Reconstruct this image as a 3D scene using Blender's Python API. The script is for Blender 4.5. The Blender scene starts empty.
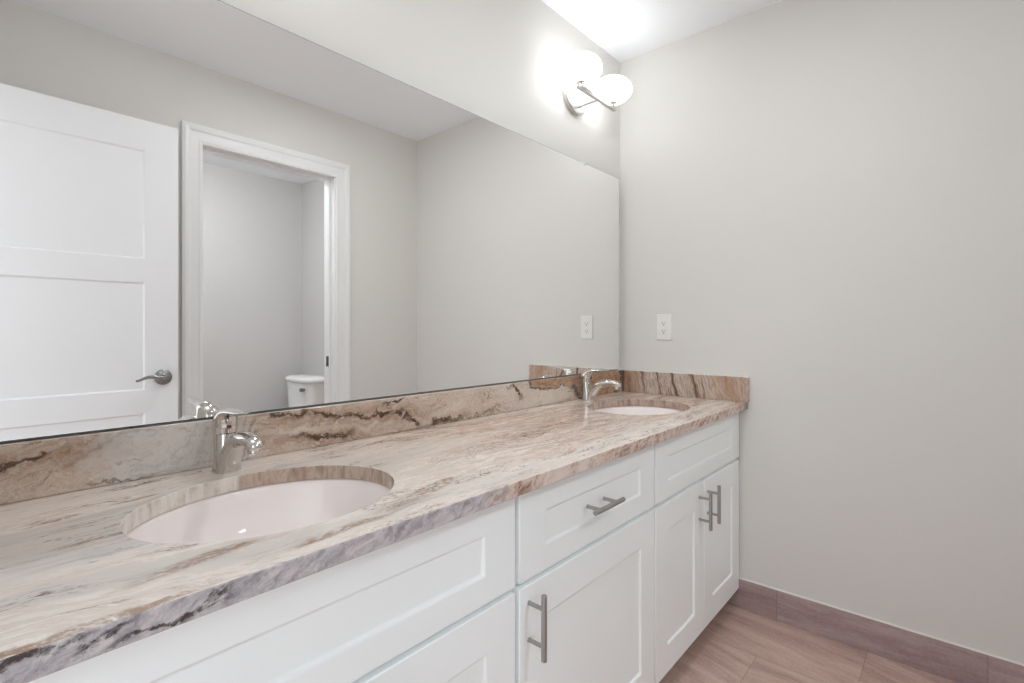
import bpy, bmesh, math, random
from math import sin, cos, pi, radians, atan
from mathutils import Vector, Matrix

S = bpy.context.scene
COL = S.collection
random.seed(4)

# ------------------------------------------------------------------ camera
cam_d = bpy.data.cameras.new('camera')
cam = bpy.data.objects.new('camera', cam_d)
COL.objects.link(cam)
cam.location = (-2.205, -1.230, 1.146)
cam.rotation_euler = (radians(90), 0, radians(41.16 - 90))
cam_d.sensor_width = 36.0
cam_d.lens = 36.0 * 509.0 / 1024.0
cam_d.shift_y = -12.0 / 1024.0
cam_d.clip_start = 0.01
S.camera = cam

# ------------------------------------------------------------------ light from outside the doorway, exposure
WORLD_STRENGTH = 0.74
GLOBE_STRENGTH = 1.75
FILL_CAN_STRENGTH = 35.0

CLOSET_FILL_STRENGTH = 20.0
w = bpy.data.worlds.new('daylight')
S.world = w
w.use_nodes = True
bg = w.node_tree.nodes['Background']
bg.inputs['Color'].default_value = (0.90, 0.96, 1.0, 1)
bg.inputs['Strength'].default_value = WORLD_STRENGTH
S.view_settings.view_transform = 'Standard'
S.view_settings.look = 'None'
S.view_settings.gamma = 1.0
S.view_settings.use_curve_mapping = False
S.view_settings.exposure = 1.38
S.cycles.max_bounces = 16
S.cycles.diffuse_bounces = 12


def lin(c):
    return tuple((v / 255.0 / 12.92) if v / 255.0 <= 0.04045 else ((v / 255.0 + 0.055) / 1.055) ** 2.4 for v in c) + (1.0,)


# ------------------------------------------------------------------ material helpers
class NT:
    def __init__(s, name):
        s.m = bpy.data.materials.new(name)
        s.m.use_nodes = True
        s.t = s.m.node_tree
        s.b = s.t.nodes['Principled BSDF']

    def n(s, typ, **kw):
        nd = s.t.nodes.new(typ)
        for k, v in kw.items():
            setattr(nd, k, v)
        return nd

    def put(s, sock, v):
        if hasattr(v, 'is_output'):
            s.t.links.new(v, sock)
        else:
            sock.default_value = v

    def math(s, op, a, b=0.0, c=0.0, clamp=False):
        nd = s.n('ShaderNodeMath', operation=op)
        nd.use_clamp = clamp
        for i, v in enumerate((a, b, c)):
            s.put(nd.inputs[i], v)
        return nd.outputs[0]

    def vmath(s, op, a, b=(0, 0, 0)):
        nd = s.n('ShaderNodeVectorMath', operation=op)
        s.put(nd.inputs[0], a)
        s.put(nd.inputs[1], b)
        return nd.outputs[0]

    def pos(s):
        return s.n('ShaderNodeNewGeometry').outputs['Position']

    def sep(s, v):
        nd = s.n('ShaderNodeSeparateXYZ')
        s.put(nd.inputs[0], v)
        return nd.outputs

    def comb(s, x, y, z):
        nd = s.n('ShaderNodeCombineXYZ')
        for i, v in enumerate((x, y, z)):
            s.put(nd.inputs[i], v)
        return nd.outputs[0]

    def noise(s, vec, scale=1.0, detail=4.0, rough=0.55, dist=0.0, color=False):
        nd = s.n('ShaderNodeTexNoise')
        s.put(nd.inputs['Vector'], vec)
        nd.inputs['Scale'].default_value = scale
        nd.inputs['Detail'].default_value = detail
        nd.inputs['Roughness'].default_value = rough
        nd.inputs['Distortion'].default_value = dist
        return nd.outputs['Color' if color else 'Fac']

    def ramp(s, f, stops, interp='LINEAR'):
        nd = s.n('ShaderNodeValToRGB')
        cr = nd.color_ramp
        cr.interpolation = interp
        while len(cr.elements) < len(stops):
            cr.elements.new(0.5)
        for e, (p, c) in zip(cr.elements, stops):
            e.position = p
            e.color = lin(c) if len(c) == 3 and max(c) > 1 else (c if len(c) == 4 else tuple(c) + (1,))
        s.put(nd.inputs[0], f)
        return nd.outputs[0]

    def mix(s, f, a, b, blend='MIX'):
        nd = s.n('ShaderNodeMix', data_type='RGBA', blend_type=blend)
        s.put(nd.inputs[0], f)
        s.put(nd.inputs[6], a)
        s.put(nd.inputs[7], b)
        return nd.outputs[2]

    def step(s, v, a, b):
        nd = s.n('ShaderNodeMapRange', interpolation_type='SMOOTHSTEP')
        s.put(nd.inputs[0], v)
        nd.inputs[1].default_value = a
        nd.inputs[2].default_value = b
        return nd.outputs[0]

    def blob(s, u, v, cu, cv, ru, rv, ang=0.0):
        # soft elliptical patch in the stone at (cu, cv)
        du = s.math('SUBTRACT', u, cu)
        dv = s.math('SUBTRACT', v, cv)
        ca, sa = cos(ang), sin(ang)
        p = s.math('DIVIDE', s.math('ADD', s.math('MULTIPLY', du, ca), s.math('MULTIPLY', dv, sa)), ru)
        q = s.math('DIVIDE', s.math('SUBTRACT', s.math('MULTIPLY', dv, ca), s.math('MULTIPLY', du, sa)), rv)
        r = s.math('ADD', s.math('MULTIPLY', p, p), s.math('MULTIPLY', q, q))
        return s.math('EXPONENT', s.math('MULTIPLY', r, -1.0))

    def vmax(s, *a):
        r = a[0]
        for x in a[1:]:
            r = s.math('MAXIMUM', r, x)
        return r

    def bump(s, h, strength, dist=0.001):
        nd = s.n('ShaderNodeBump')
        nd.inputs['Strength'].default_value = strength
        nd.inputs['Distance'].default_value = dist
        s.put(nd.inputs['Height'], h)
        s.put(s.b.inputs['Normal'], nd.outputs[0])

    def out(s, color=None, rough=None, metal=None, spec=None, coat=None):
        if color is not None:
            s.put(s.b.inputs['Base Color'], color)
        if rough is not None:
            s.put(s.b.inputs['Roughness'], rough)
        if metal is not None:
            s.b.inputs['Metallic'].default_value = metal
        if spec is not None:
            s.b.inputs['Specular IOR Level'].default_value = spec
        if coat is not None:
            s.b.inputs['Coat Weight'].default_value = coat
            s.b.inputs['Coat Roughness'].default_value = 0.05
        return s.m


def paint(name, c, rough=0.6, spec=0.3, tex=0.15, scale=220):
    k = NT(name)
    n = k.noise(k.pos(), scale, 2.0, 0.5)
    k.bump(n, tex, 0.0006)
    lo = tuple(v * 0.985 for v in lin(c)[:3]) + (1,)
    return k.out(k.mix(k.noise(k.pos(), 3.0, 2), lin(c), lo), rough, spec=spec)


def metal(name, c, rough, scr=0.0):
    k = NT(name)
    if scr:
        n = k.noise(k.pos(), 900, 2, 0.5)
        r = k.math('ADD', rough, k.math('MULTIPLY', n, scr))
    else:
        n = k.noise(k.pos(), 60, 2, 0.5)
        r = k.math('ADD', rough, k.math('MULTIPLY', n, 0.02))
    return k.out(lin(c), r, 1.0)


M = {}
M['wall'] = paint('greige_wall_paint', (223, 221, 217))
M['closet_wall'] = paint('closet_wall_grey', (208, 206, 205))  # toilet room walls a little darker and greyer than the bathroom walls
M['ceiling'] = paint('ceiling_paint', (243, 246, 249), 0.75, 0.2)
M['trim'] = paint('white_trim_paint', (236, 236, 237), 0.35, 0.4, 0.03)
M['door'] = paint('white_door_paint', (236, 236, 238), 0.4, 0.4, 0.03)
M['cabinet'] = paint('white_cabinet_lacquer', (244, 248, 249), 0.32, 0.45, 0.02)
M['cabinet_inside'] = paint('cabinet_box_white', (222, 223, 222), 0.5, 0.3, 0.02)
M['toe'] = paint('toe_kick_brown', (92, 76, 68), 0.6, 0.3, 0.05)
M['porcelain'] = paint('glazed_porcelain', (246, 238, 236), 0.06, 0.5, 0.0)
M['china'] = paint('white_vitreous_china', (240, 240, 240), 0.1, 0.5, 0.0)
M['plastic'] = paint('white_plastic', (240, 239, 235), 0.35, 0.4, 0.0)
M['slot'] = paint('dark_slot', (40, 38, 36), 0.6, 0.2, 0.0)
M['nickel'] = metal('brushed_nickel', (205, 203, 200), 0.22, 0.06)
M['chrome'] = metal('polished_nickel', (212, 208, 204), 0.06)
M['door_nickel'] = metal('dark_satin_nickel', (150, 149, 148), 0.25, 0.05)
M['plate'] = metal('satin_nickel_plate', (214, 211, 207), 0.38, 0.05)
M['steel'] = metal('satin_steel_bar', (176, 175, 173), 0.28, 0.1)
M['dark_metal'] = metal('dark_hinge_metal', (110, 108, 106), 0.35)
M['red'] = paint('red_indicator', (110, 26, 30), 0.3, 0.5, 0.0)
M['caulk'] = paint('white_caulk', (226, 220, 214), 0.5, 0.3, 0.05)

k = NT('mirror_silver')
M['mirror'] = k.out((0.965, 0.965, 0.96, 1), k.math('MULTIPLY', k.noise(k.pos(), 5, 1), 0.0), 1.0)
k = NT('mirror_edge')
M['mirror_edge'] = k.out(k.mix(k.noise(k.pos(), 40, 2), lin((46, 52, 48)), lin((70, 76, 70))), 0.2, spec=0.5)
k = NT('clear_plastic')
k.b.inputs['Transmission Weight'].default_value = 0.5
M['clear'] = k.out(k.mix(k.noise(k.pos(), 90, 1), lin((240, 240, 238)), lin((250, 250, 248))), 0.15)

# opal lamp glass, lit from inside
k = NT('lit_opal_glass')
k.b.inputs['Emission Color'].default_value = (0.95, 0.98, 1.0, 1)
k.put(k.b.inputs['Emission Strength'], k.math('MULTIPLY_ADD', k.noise(k.pos(), 8, 1), 0.4, GLOBE_STRENGTH))
M['globe'] = k.out(lin((250, 248, 245)), 0.25)


# ---- stone: cream, tan and grey bands along the length of the top
def stone_top():
    k = NT('stone_top')
    P = k.pos()
    x, y, z = k.sep(P)
    wob = k.noise(k.comb(k.math('MULTIPLY', x, 1.1), k.math('MULTIPLY', y, 2.4), 0.0), 1.0, 4, 0.5)
    wob2 = k.noise(k.comb(k.math('MULTIPLY', x, 6.0), k.math('MULTIPLY', y, 12.0), 3.0), 1.0, 6, 0.65)
    yw = k.math('ADD', y, k.math('MULTIPLY_ADD', wob, 0.34, k.math('MULTIPLY', wob2, 0.050)))
    broad = k.noise(k.comb(k.math('MULTIPLY', x, 0.8), k.math('MULTIPLY', yw, 7.0), 4.0), 1.0, 3, 0.5)
    band = k.noise(k.comb(k.math('MULTIPLY', x, 1.7), k.math('MULTIPLY', yw, 19.0), 0.0), 1.0, 7, 0.66)
    fine = k.noise(k.comb(k.math('MULTIPLY', x, 10.0), k.math('MULTIPLY', yw, 70.0), 5.0), 1.0, 6, 0.7)
    grain = k.noise(k.comb(k.math('MULTIPLY', x, 70.0), k.math('MULTIPLY', yw, 190.0), 2.0), 1.0, 4, 0.7)
    v = k.math('ADD', k.math('MULTIPLY', band, 0.62), k.math('MULTIPLY', fine, 0.38))
    v = k.math('MULTIPLY_ADD', k.math('SUBTRACT', v, 0.5), 1.25, 0.5)
    left = k.ramp(v, [(0.28, (172, 162, 156)), (0.38, (206, 196, 188)), (0.46, (234, 224, 216)), (0.53, (216, 203, 193)),
                      (0.58, (239, 231, 224)), (0.65, (218, 203, 192)), (0.74, (186, 160, 140))])
    lgrey = k.ramp(v, [(0.30, (170, 163, 159)), (0.42, (198, 191, 186)), (0.52, (216, 208, 202)), (0.62, (200, 191, 184)), (0.72, (224, 214, 207))])
    left = k.mix(k.step(broad, 0.52, 0.62), left, lgrey)
    right = k.ramp(v, [(0.28, (132, 102, 86)), (0.37, (176, 146, 130)), (0.44, (224, 206, 194)), (0.50, (192, 164, 148)),
                       (0.56, (236, 223, 214)), (0.63, (202, 176, 160)), (0.72, (150, 118, 100))])
    rpale = k.ramp(v, [(0.30, (196, 180, 170)), (0.44, (232, 222, 214)), (0.52, (216, 202, 192)), (0.60, (242, 234, 227)), (0.72, (204, 186, 174))])
    right = k.mix(k.step(broad, 0.50, 0.60), right, rpale)
    c = k.mix(k.step(x, -1.80, -1.05), left, right)
    # clusters of dark brown grains strung along the bands
    zone = k.noise(k.comb(k.math('MULTIPLY', x, 3.4), k.math('MULTIPLY', yw, 22.0), 9.0), 1.0, 5, 0.62)
    thr = k.math('MULTIPLY_ADD', k.step(x, -1.7, -1.0), -0.070, 0.540)
    zm = k.math('MULTIPLY', k.math('SUBTRACT', zone, thr), 9.0, clamp=True)
    gr = k.step(k.math('MULTIPLY_ADD', grain, 0.6, k.math('MULTIPLY', fine, 0.4)), 0.47, 0.60)
    c = k.mix(k.math('MULTIPLY', k.math('MULTIPLY', zm, gr), 0.92), c, lin((114, 84, 66)))
    ub = k.math('ADD', x, k.math('MULTIPLY', k.math('SUBTRACT', wob2, 0.5), 0.16))
    vb = k.math('ADD', y, k.math('MULTIPLY', k.math('SUBTRACT', wob2, 0.5), 0.06))
    pt = k.vmax(k.blob(ub, vb, -1.975, -0.497, 0.075, 0.017, 0.12), k.blob(ub, vb, -1.80, -0.548, 0.09, 0.010, 0.02),
                k.blob(ub, vb, -1.62, -0.50, 0.12, 0.020, 0.25), k.blob(ub, vb, -2.08, -0.172, 0.035, 0.009, -0.1),
                k.blob(ub, vb, -2.05, -0.317, 0.05, 0.006, 0.0), k.blob(ub, vb, -2.12, -0.578, 0.16, 0.010, 0.0), k.blob(ub, vb, -1.98, -0.155, 0.03, 0.006, 0.0))
    pf = k.math('MULTIPLY', k.step(pt, 0.2, 0.75), k.step(k.math('MULTIPLY_ADD', grain, 0.5, k.math('MULTIPLY', fine, 0.5)), 0.40, 0.56))
    c = k.mix(k.math('MULTIPLY', pf, 0.85), c, lin((150, 118, 94)))
    # thin dark seams
    seam = k.noise(k.comb(k.math('MULTIPLY', x, 2.6), k.math('MULTIPLY', yw, 24.0), 20.0), 1.0, 5, 0.65)
    s1 = k.math('SUBTRACT', 1.0, k.step(k.math('ABSOLUTE', k.math('SUBTRACT', seam, 0.5)), 0.0, 0.012))
    s1 = k.math('MULTIPLY', s1, k.step(k.noise(P, 5.0, 3), 0.52, 0.60))
    c = k.mix(k.math('MULTIPLY', s1, 0.75), c, lin((104, 82, 68)))
    return k.out(c, 0.10, spec=0.5)


def stone_edge():
    k = NT('stone_edge')
    P = k.pos()
    x, y, z = k.sep(P)
    u = k.math('ADD', x, y)
    wob = k.noise(P, 22, 6, 0.65)
    a = k.noise(k.comb(k.math('MULTIPLY', k.math('ADD', u, k.math('MULTIPLY_ADD', z, -0.9, k.math('MULTIPLY', wob, 0.06))), 48.0),
                       k.math('MULTIPLY', z, 40.0), y), 1.0, 8, 0.75)
    left = k.ramp(a, [(0.26, (112, 106, 108)), (0.40, (152, 147, 151)), (0.52, (182, 177, 180)), (0.64, (206, 199, 197)), (0.74, (168, 160, 157))])
    right = k.ramp(a, [(0.28, (92, 68, 58)), (0.38, (142, 114, 100)), (0.47, (186, 160, 146)), (0.55, (220, 202, 190)), (0.62, (182, 154, 138)), (0.72, (140, 110, 94))])
    nx = k.math('ADD', x, k.math('MULTIPLY', k.math('SUBTRACT', k.noise(P, 8, 4), 0.5), 0.25))
    c = k.mix(k.step(nx, -1.58, -1.50), left, right)
    # pale stretch in the middle of the brown part
    pale = k.vmax(k.blob(nx, z, -1.22, 0.84, 0.05, 0.05), k.blob(nx, z, -1.33, 0.83, 0.03, 0.05))
    c = k.mix(k.math('MULTIPLY', pale, 0.7), c, lin((226, 214, 206)))
    c = k.mix(k.step(x, -0.09, -0.02), c, lin((128, 124, 122)))
    # dark veins near the left end
    zz = k.math('ADD', z, k.math('MULTIPLY', k.math('SUBTRACT', wob, 0.5), 0.045))
    d = k.vmax(k.blob(x, zz, -2.14, 0.842, 0.05, 0.005, 0.1), k.blob(x, zz, -2.03, 0.829, 0.07, 0.004, 0.1),
               k.blob(x, zz, -1.995, 0.838, 0.035, 0.006, 0.5), k.blob(x, zz, -2.09, 0.836, 0.03, 0.005, 0.3))
    c = k.mix(k.math('MULTIPLY', k.step(d, 0.3, 0.8), k.step(a, 0.66, 0.44)), c, lin((66, 54, 50)))
    return k.out(c, 0.16, spec=0.5)


def stone_rim():
    k = NT('stone_rim')
    P = k.pos()
    x, y, z = k.sep(P)
    a = k.noise(k.comb(k.math('MULTIPLY', x, 60.0), k.math('MULTIPLY', y, 60.0), k.math('MULTIPLY', z, 18.0)), 1.0, 5, 0.65)
    b = k.noise(k.vmath('MULTIPLY', P, (14.0, 14.0, 8.0)), 1.0, 3, 0.55)
    pale = k.ramp(a, [(0.30, (186, 176, 166)), (0.45, (214, 206, 197)), (0.60, (228, 221, 213)), (0.72, (206, 194, 182))])
    tan = k.ramp(k.math('MULTIPLY_ADD', a, 0.6, k.math('MULTIPLY', b, 0.4)), [(0.32, (120, 98, 84)), (0.44, (164, 142, 126)), (0.54, (190, 172, 158)), (0.66, (150, 126, 110))])
    nx = k.math('ADD', x, k.math('MULTIPLY', k.math('SUBTRACT', b, 0.5), 0.06))
    return k.out(k.mix(k.step(nx, -1.80, -1.78), pale, tan), 0.15, spec=0.5)


def stone_splash():
    k = NT('stone_splash')
    P = k.pos()
    x, y, z = k.sep(P)
    wx = k.noise(P, 9.0, 8, 0.68)
    wz = k.noise(k.vmath('ADD', P, (7.3, 2.1, 5.5)), 9.0, 8, 0.68)
    xx = k.math('ADD', x, k.math('MULTIPLY', k.math('SUBTRACT', wx, 0.5), 0.15))
    zz = k.math('ADD', z, k.math('MULTIPLY', k.math('SUBTRACT', wz, 0.5), 0.10))
    # bands slope gently, steeper in the left part
    tilt = k.math('MULTIPLY', xx, k.math('MULTIPLY_ADD', k.step(x, -1.85, -1.7), 0.30, -0.45))
    band = k.noise(k.comb(k.math('MULTIPLY', xx, 1.6), k.math('MULTIPLY', k.math('ADD', zz, tilt), 20.0), 1.0), 1.0, 6, 0.62)
    grain = k.noise(k.comb(k.math('MULTIPLY', xx, 34.0), k.math('MULTIPLY', zz, 80.0), 1.0), 1.0, 6, 0.72)
    v = k.math('MULTIPLY_ADD', band, 0.55, k.math('MULTIPLY', grain, 0.45))
    v = k.math('MULTIPLY_ADD', k.math('SUBTRACT', v, 0.5), 1.75, 0.5)
    c = k.ramp(v, [(0.30, (140, 116, 98)), (0.40, (186, 166, 150)), (0.47, (214, 200, 188)), (0.54, (190, 168, 150)),
                   (0.60, (220, 208, 198)), (0.70, (160, 134, 114))])
    grey = k.ramp(v, [(0.30, (164, 158, 153)), (0.45, (198, 192, 187)), (0.56, (216, 209, 203)), (0.70, (176, 164, 154))])
    nx = k.math('ADD', x, k.math('MULTIPLY', k.math('SUBTRACT', wx, 0.5), 0.3))
    gm = k.math('MULTIPLY', k.step(nx, -2.05, -1.95), k.step(nx, -1.66, -1.76))
    c = k.mix(gm, c, grey)
    B = k.blob
    light = k.vmax(B(xx, zz, -1.13, 0.895, 0.11, 0.016, 0.45), B(xx, zz, -1.60, 0.905, 0.09, 0.009, 0.1), B(xx, zz, -1.40, 0.895, 0.10, 0.009, -0.2), B(xx, zz, -0.62, 0.885, 0.17, 0.055), B(xx, zz, -0.85, 0.93, 0.07, 0.05, -0.5))
    c = k.mix(k.math('MULTIPLY', light, 0.8), c, k.ramp(grain, [(0.3, (188, 172, 158)), (0.5, (224, 214, 204)), (0.7, (206, 192, 180))]))
    # brown plume and its dark rim near the right tap
    rust = k.vmax(B(xx, zz, -0.60, 0.955, 0.10, 0.038), B(xx, zz, -0.22, 0.915, 0.19, 0.10), B(xx, zz, -0.42, 0.95, 0.10, 0.03))
    rm = k.step(k.math('MULTIPLY_ADD', k.math('SUBTRACT', grain, 0.5), 0.35, rust), 0.32, 0.50)
    c = k.mix(k.math('MULTIPLY', rm, 0.9), c, k.ramp(grain, [(0.32, (104, 72, 52)), (0.44, (150, 112, 84)), (0.55, (182, 146, 116)), (0.66, (204, 180, 156))]))
    rim = k.math('MULTIPLY', k.step(rust, 0.22, 0.31), k.step(rust, 0.44, 0.35))
    rim = k.math('MULTIPLY', rim, k.step(grain, 0.36, 0.5))
    c = k.mix(k.math('MULTIPLY', rim, 0.85), c, lin((78, 58, 44)))
    mica = k.noise(k.comb(k.math('MULTIPLY', xx, 60.0), k.math('MULTIPLY', zz, 110.0), 3.0), 1.0, 5, 0.75)
    mz = k.math('MULTIPLY', k.math('SUBTRACT', k.noise(k.comb(k.math('MULTIPLY', xx, 5.0), k.math('MULTIPLY', zz, 22.0), 8.0), 1.0, 4, 0.6), 0.50), 8.0, clamp=True)
    mf = k.math('MULTIPLY', k.math('MULTIPLY', mz, k.step(mica, 0.50, 0.60)), k.math('SUBTRACT', 1.0, k.math('MULTIPLY', gm, 0.75)))
    c = k.mix(k.math('MULTIPLY', mf, 0.8), c, lin((112, 84, 64)))
    # dark brown veins and pits
    dk = k.vmax(B(xx, zz, -1.64, 0.943, 0.05, 0.010, -0.2), B(xx, zz, -1.46, 0.920, 0.20, 0.009, -0.10), B(xx, zz, -1.29, 0.885, 0.09, 0.008, -0.35),
                B(xx, zz, -1.54, 0.878, 0.10, 0.010, -0.15), B(xx, zz, -1.14, 0.862, 0.07, 0.009, 0.1), B(xx, zz, -1.34, 0.938, 0.05, 0.007, 0.1),
                B(xx, zz, -2.115, 0.922, 0.05, 0.008, 0.0), B(xx, zz, -0.80, 0.915, 0.06, 0.012, -0.6))
    halo = k.vmax(B(xx, zz, -1.45, 0.915, 0.30, 0.032, -0.12), B(xx, zz, -1.55, 0.875, 0.18, 0.022, -0.1), B(xx, zz, -2.08, 0.92, 0.10, 0.03, 0.0))
    hf = k.math('MULTIPLY', halo, k.step(grain, 0.34, 0.54))
    c = k.mix(k.math('MULTIPLY', hf, 0.85), c, lin((146, 112, 86)))
    df = k.math('MULTIPLY', k.step(dk, 0.25, 0.75), k.step(grain, 0.40, 0.52))
    c = k.mix(k.math('MULTIPLY', df, 0.92), c, lin((70, 48, 34)))
    cr = k.math('MULTIPLY', k.step(x, -2.03, -2.0), k.step(x, -1.90, -1.94))
    cr = k.math('MULTIPLY', cr, k.step(k.math('ABSOLUTE', k.math('SUBTRACT', zz, 0.851)), 0.0035, 0.001))
    c = k.mix(k.math('MULTIPLY', cr, 0.7), c, lin((104, 94, 84)))
    k.bump(grain, 0.03, 0.001)
    return k.out(c, 0.12, spec=0.5)


def stone_side():
    k = NT('stone_side')
    P = k.pos()
    x, y, z = k.sep(P)
    wy = k.noise(P, 10.0, 3, 0.5)
    yy = k.math('ADD', k.math('ADD', y, k.math('MULTIPLY', z, -0.22)), k.math('MULTIPLY', k.math('SUBTRACT', wy, 0.5), 0.05))
    band = k.noise(k.comb(1.0, k.math('MULTIPLY', yy, 26.0), k.math('MULTIPLY', z, 2.0)), 1.0, 5, 0.6)
    grain = k.noise(k.comb(1.0, k.math('MULTIPLY', yy, 120.0), k.math('MULTIPLY', z, 25.0)), 1.0, 4, 0.6)
    v = k.math('MULTIPLY_ADD', band, 0.72, k.math('MULTIPLY', grain, 0.28))
    v = k.math('MULTIPLY_ADD', k.math('SUBTRACT', v, 0.5), 1.7, 0.5)
    c = k.ramp(v, [(0.26, (110, 86, 74)), (0.38, (156, 130, 116)), (0.46, (206, 190, 178)), (0.53, (170, 150, 138)),
                   (0.60, (218, 205, 194)), (0.68, (176, 164, 156)), (0.76, (150, 120, 100))])
    c = k.mix(k.math('MULTIPLY', k.blob(yy, z, -0.72, 0.90, 0.07, 0.2), 0.6), c, lin((172, 132, 104)))
    c = k.mix(k.math('MULTIPLY', k.step(y, -0.13, -0.09), 0.6), c, lin((160, 122, 92)))
    ln = k.vmax(k.step(k.math('ABSOLUTE', k.math('SUBTRACT', yy, -0.477)), 0.010, 0.003),
                k.math('MULTIPLY', k.step(k.math('ABSOLUTE', k.math('SUBTRACT', y, -0.026)), 0.012, 0.003), 0.9))
    c = k.mix(k.math('MULTIPLY', ln, 0.8), c, lin((66, 50, 42)))
    return k.out(c, 0.12, spec=0.5)


def tile_mat(name, base, along, offs):
    """veined stone tile; along = 'floor' or 'base': plank joints laid in the material"""
    k = NT(name)
    P = k.pos()
    x, y, z = k.sep(P)
    if along == 'floor':
        row = k.math('FLOOR', k.math('DIVIDE', k.math('ADD', x, 30.0 * 0.3005 + 0.298), 0.3005))
        off = k.math('MULTIPLY', k.math('MODULO', row, 2.0), 0.318)
        t = k.math('ADD', k.math('ADD', y, 20 * 0.607 + offs), off)
        col = k.math('FLOOR', k.math('DIVIDE', t, 0.607))
        jx = k.math('ABSOLUTE', k.math('SUBTRACT', k.math('FRACT', k.math('DIVIDE', k.math('ADD', x, 30.0 * 0.3005 + 0.298), 0.3005)), 0.5))
        jy = k.math('ABSOLUTE', k.math('SUBTRACT', k.math('FRACT', k.math('DIVIDE', t, 0.607)), 0.5))
        joint = k.vmax(k.step(jx, 0.4935, 0.4965), k.step(jy, 0.4968, 0.4983))
    else:
        t = k.math('ADD', y, 20 * 0.607 + offs)
        row = 0.0
        col = k.math('FLOOR', k.math('DIVIDE', t, 0.607))
        jy = k.math('ABSOLUTE', k.math('SUBTRACT', k.math('FRACT', k.math('DIVIDE', t, 0.607)), 0.5))
        joint = k.step(jy, 0.4962, 0.4982)
    wn = k.n('ShaderNodeTexWhiteNoise', noise_dimensions='3D')
    k.put(wn.inputs['Vector'], k.comb(row, col, 2.0))
    rnd = wn.outputs['Value']
    wob = k.noise(P, 4.0, 3)
    sh = k.math('MULTIPLY', rnd, 17.0)
    a2 = k.math('ADD', k.math('ADD', x, z), k.math('MULTIPLY', k.math('SUBTRACT', wob, 0.5), 0.05))
    a2 = k.math('ADD', a2, k.math('MULTIPLY', y, k.math('MULTIPLY_ADD', rnd, 0.5, -0.35) if along == 'floor' else 0.04))
    v1 = k.noise(k.comb(k.math('MULTIPLY_ADD', a2, 22.0, sh), k.math('MULTIPLY', y, 2.2), sh), 1.0, 5, 0.6)
    v2 = k.noise(k.comb(k.math('MULTIPLY_ADD', a2, 130.0, sh), k.math('MULTIPLY', y, 14.0), sh), 1.0, 4, 0.65)
    g3 = k.noise(P, 90.0, 5, 0.7)
    v = k.math('MULTIPLY_ADD', v1, 0.50, k.math('MULTIPLY_ADD', v2, 0.28, k.math('MULTIPLY', g3, 0.22)))
    v = k.math('MULTIPLY_ADD', k.math('SUBTRACT', v, 0.5), 1.35, 0.5)
    c = k.ramp(v, [(0.30, base[0]), (0.45, base[1]), (0.55, base[2]), (0.68, base[3])])
    c = k.mix(k.math('MULTIPLY', rnd, 0.35), c, lin(base[4]))
    c = k.mix(k.math('MULTIPLY', joint, 0.55), c, lin(base[5]))
    k.bump(k.math('MULTIPLY_ADD', v2, 0.3, k.math('MULTIPLY', joint, -1.0)), 0.15, 0.001)
    return k.out(c, 0.38, spec=0.4)


M['stone_top'] = stone_top()
M['stone_edge'] = stone_edge()
M['stone_rim'] = stone_rim()
k = NT('stone_lit_edge')  # splashback top faces: light caught by the edge put into the stone colour
M['stone_lit_edge'] = k.out(k.ramp(k.noise(k.vmath('MULTIPLY', k.pos(), (12, 40, 40)), 1.0, 5, 0.65), [(0.3, (196, 182, 170)), (0.45, (230, 220, 211)), (0.62, (240, 233, 226))]), 0.12, spec=0.5)
M['stone_splash'] = stone_splash()
M['stone_side'] = stone_side()
M['floor'] = tile_mat('brown_stone_floor_tile', [(156, 129, 119), (186, 157, 146), (200, 172, 161), (214, 190, 180), (177, 148, 138), (138, 115, 107)], 'floor', 0.99)
M['basetile'] = tile_mat('mauve_stone_base_tile', [(140, 118, 117), (164, 143, 142), (177, 157, 156), (190, 172, 169), (170, 148, 145), (136, 118, 115)], 'base', 0.696)


# ------------------------------------------------------------------ mesh helpers
def box(bm, x0, x1, y0, y1, z0, z1):
    vs = [bm.verts.new((x, y, z)) for x in (x0, x1) for y in (y0, y1) for z in (z0, z1)]
    for q in ((0, 1, 3, 2), (4, 6, 7, 5), (0, 4, 5, 1), (2, 3, 7, 6), (0, 2, 6, 4), (1, 5, 7, 3)):
        bm.faces.new([vs[i] for i in q])
    return bm


def loft(bm, rings, closed=True, cap0=True, cap1=True):
    R = [[bm.verts.new(p) for p in r] for r in rings]
    n = len(R[0])
    for a, b in zip(R[:-1], R[1:]):
        for i in range(n if closed else n - 1):
            j = (i + 1) % n
            bm.faces.new((a[i], a[j], b[j], b[i]))
    if cap0:
        bm.faces.new(list(reversed(R[0])))
    if cap1:
        bm.faces.new(R[-1])
    return R


def ring(c, u, v, a, b, n=24, p=2.0):
    out = []
    for i in range(n):
        t = 2 * pi * i / n
        ct, st = cos(t), sin(t)
        cu = math.copysign(abs(ct) ** (2.0 / p), ct)
        sv = math.copysign(abs(st) ** (2.0 / p), st)
        out.append(Vector(c) + Vector(u) * a * cu + Vector(v) * b * sv)
    return out


def lathe(bm, prof, c=(0, 0, 0), axis='z', n=32, cap0=True, cap1=True, sx=1.0, sy=1.0):
    U, V, W = {'z': ((1, 0, 0), (0, 1, 0), (0, 0, 1)), 'y': ((0, 0, 1), (1, 0, 0), (0, 1, 0)), 'x': ((0, 1, 0), (0, 0, 1), (1, 0, 0))}[axis]
    rs = [ring(Vector(c) + Vector(W) * h, U, V, r * sx, r * sy, n) for r, h in prof]
    return loft(bm, rs, True, cap0, cap1)


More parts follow.
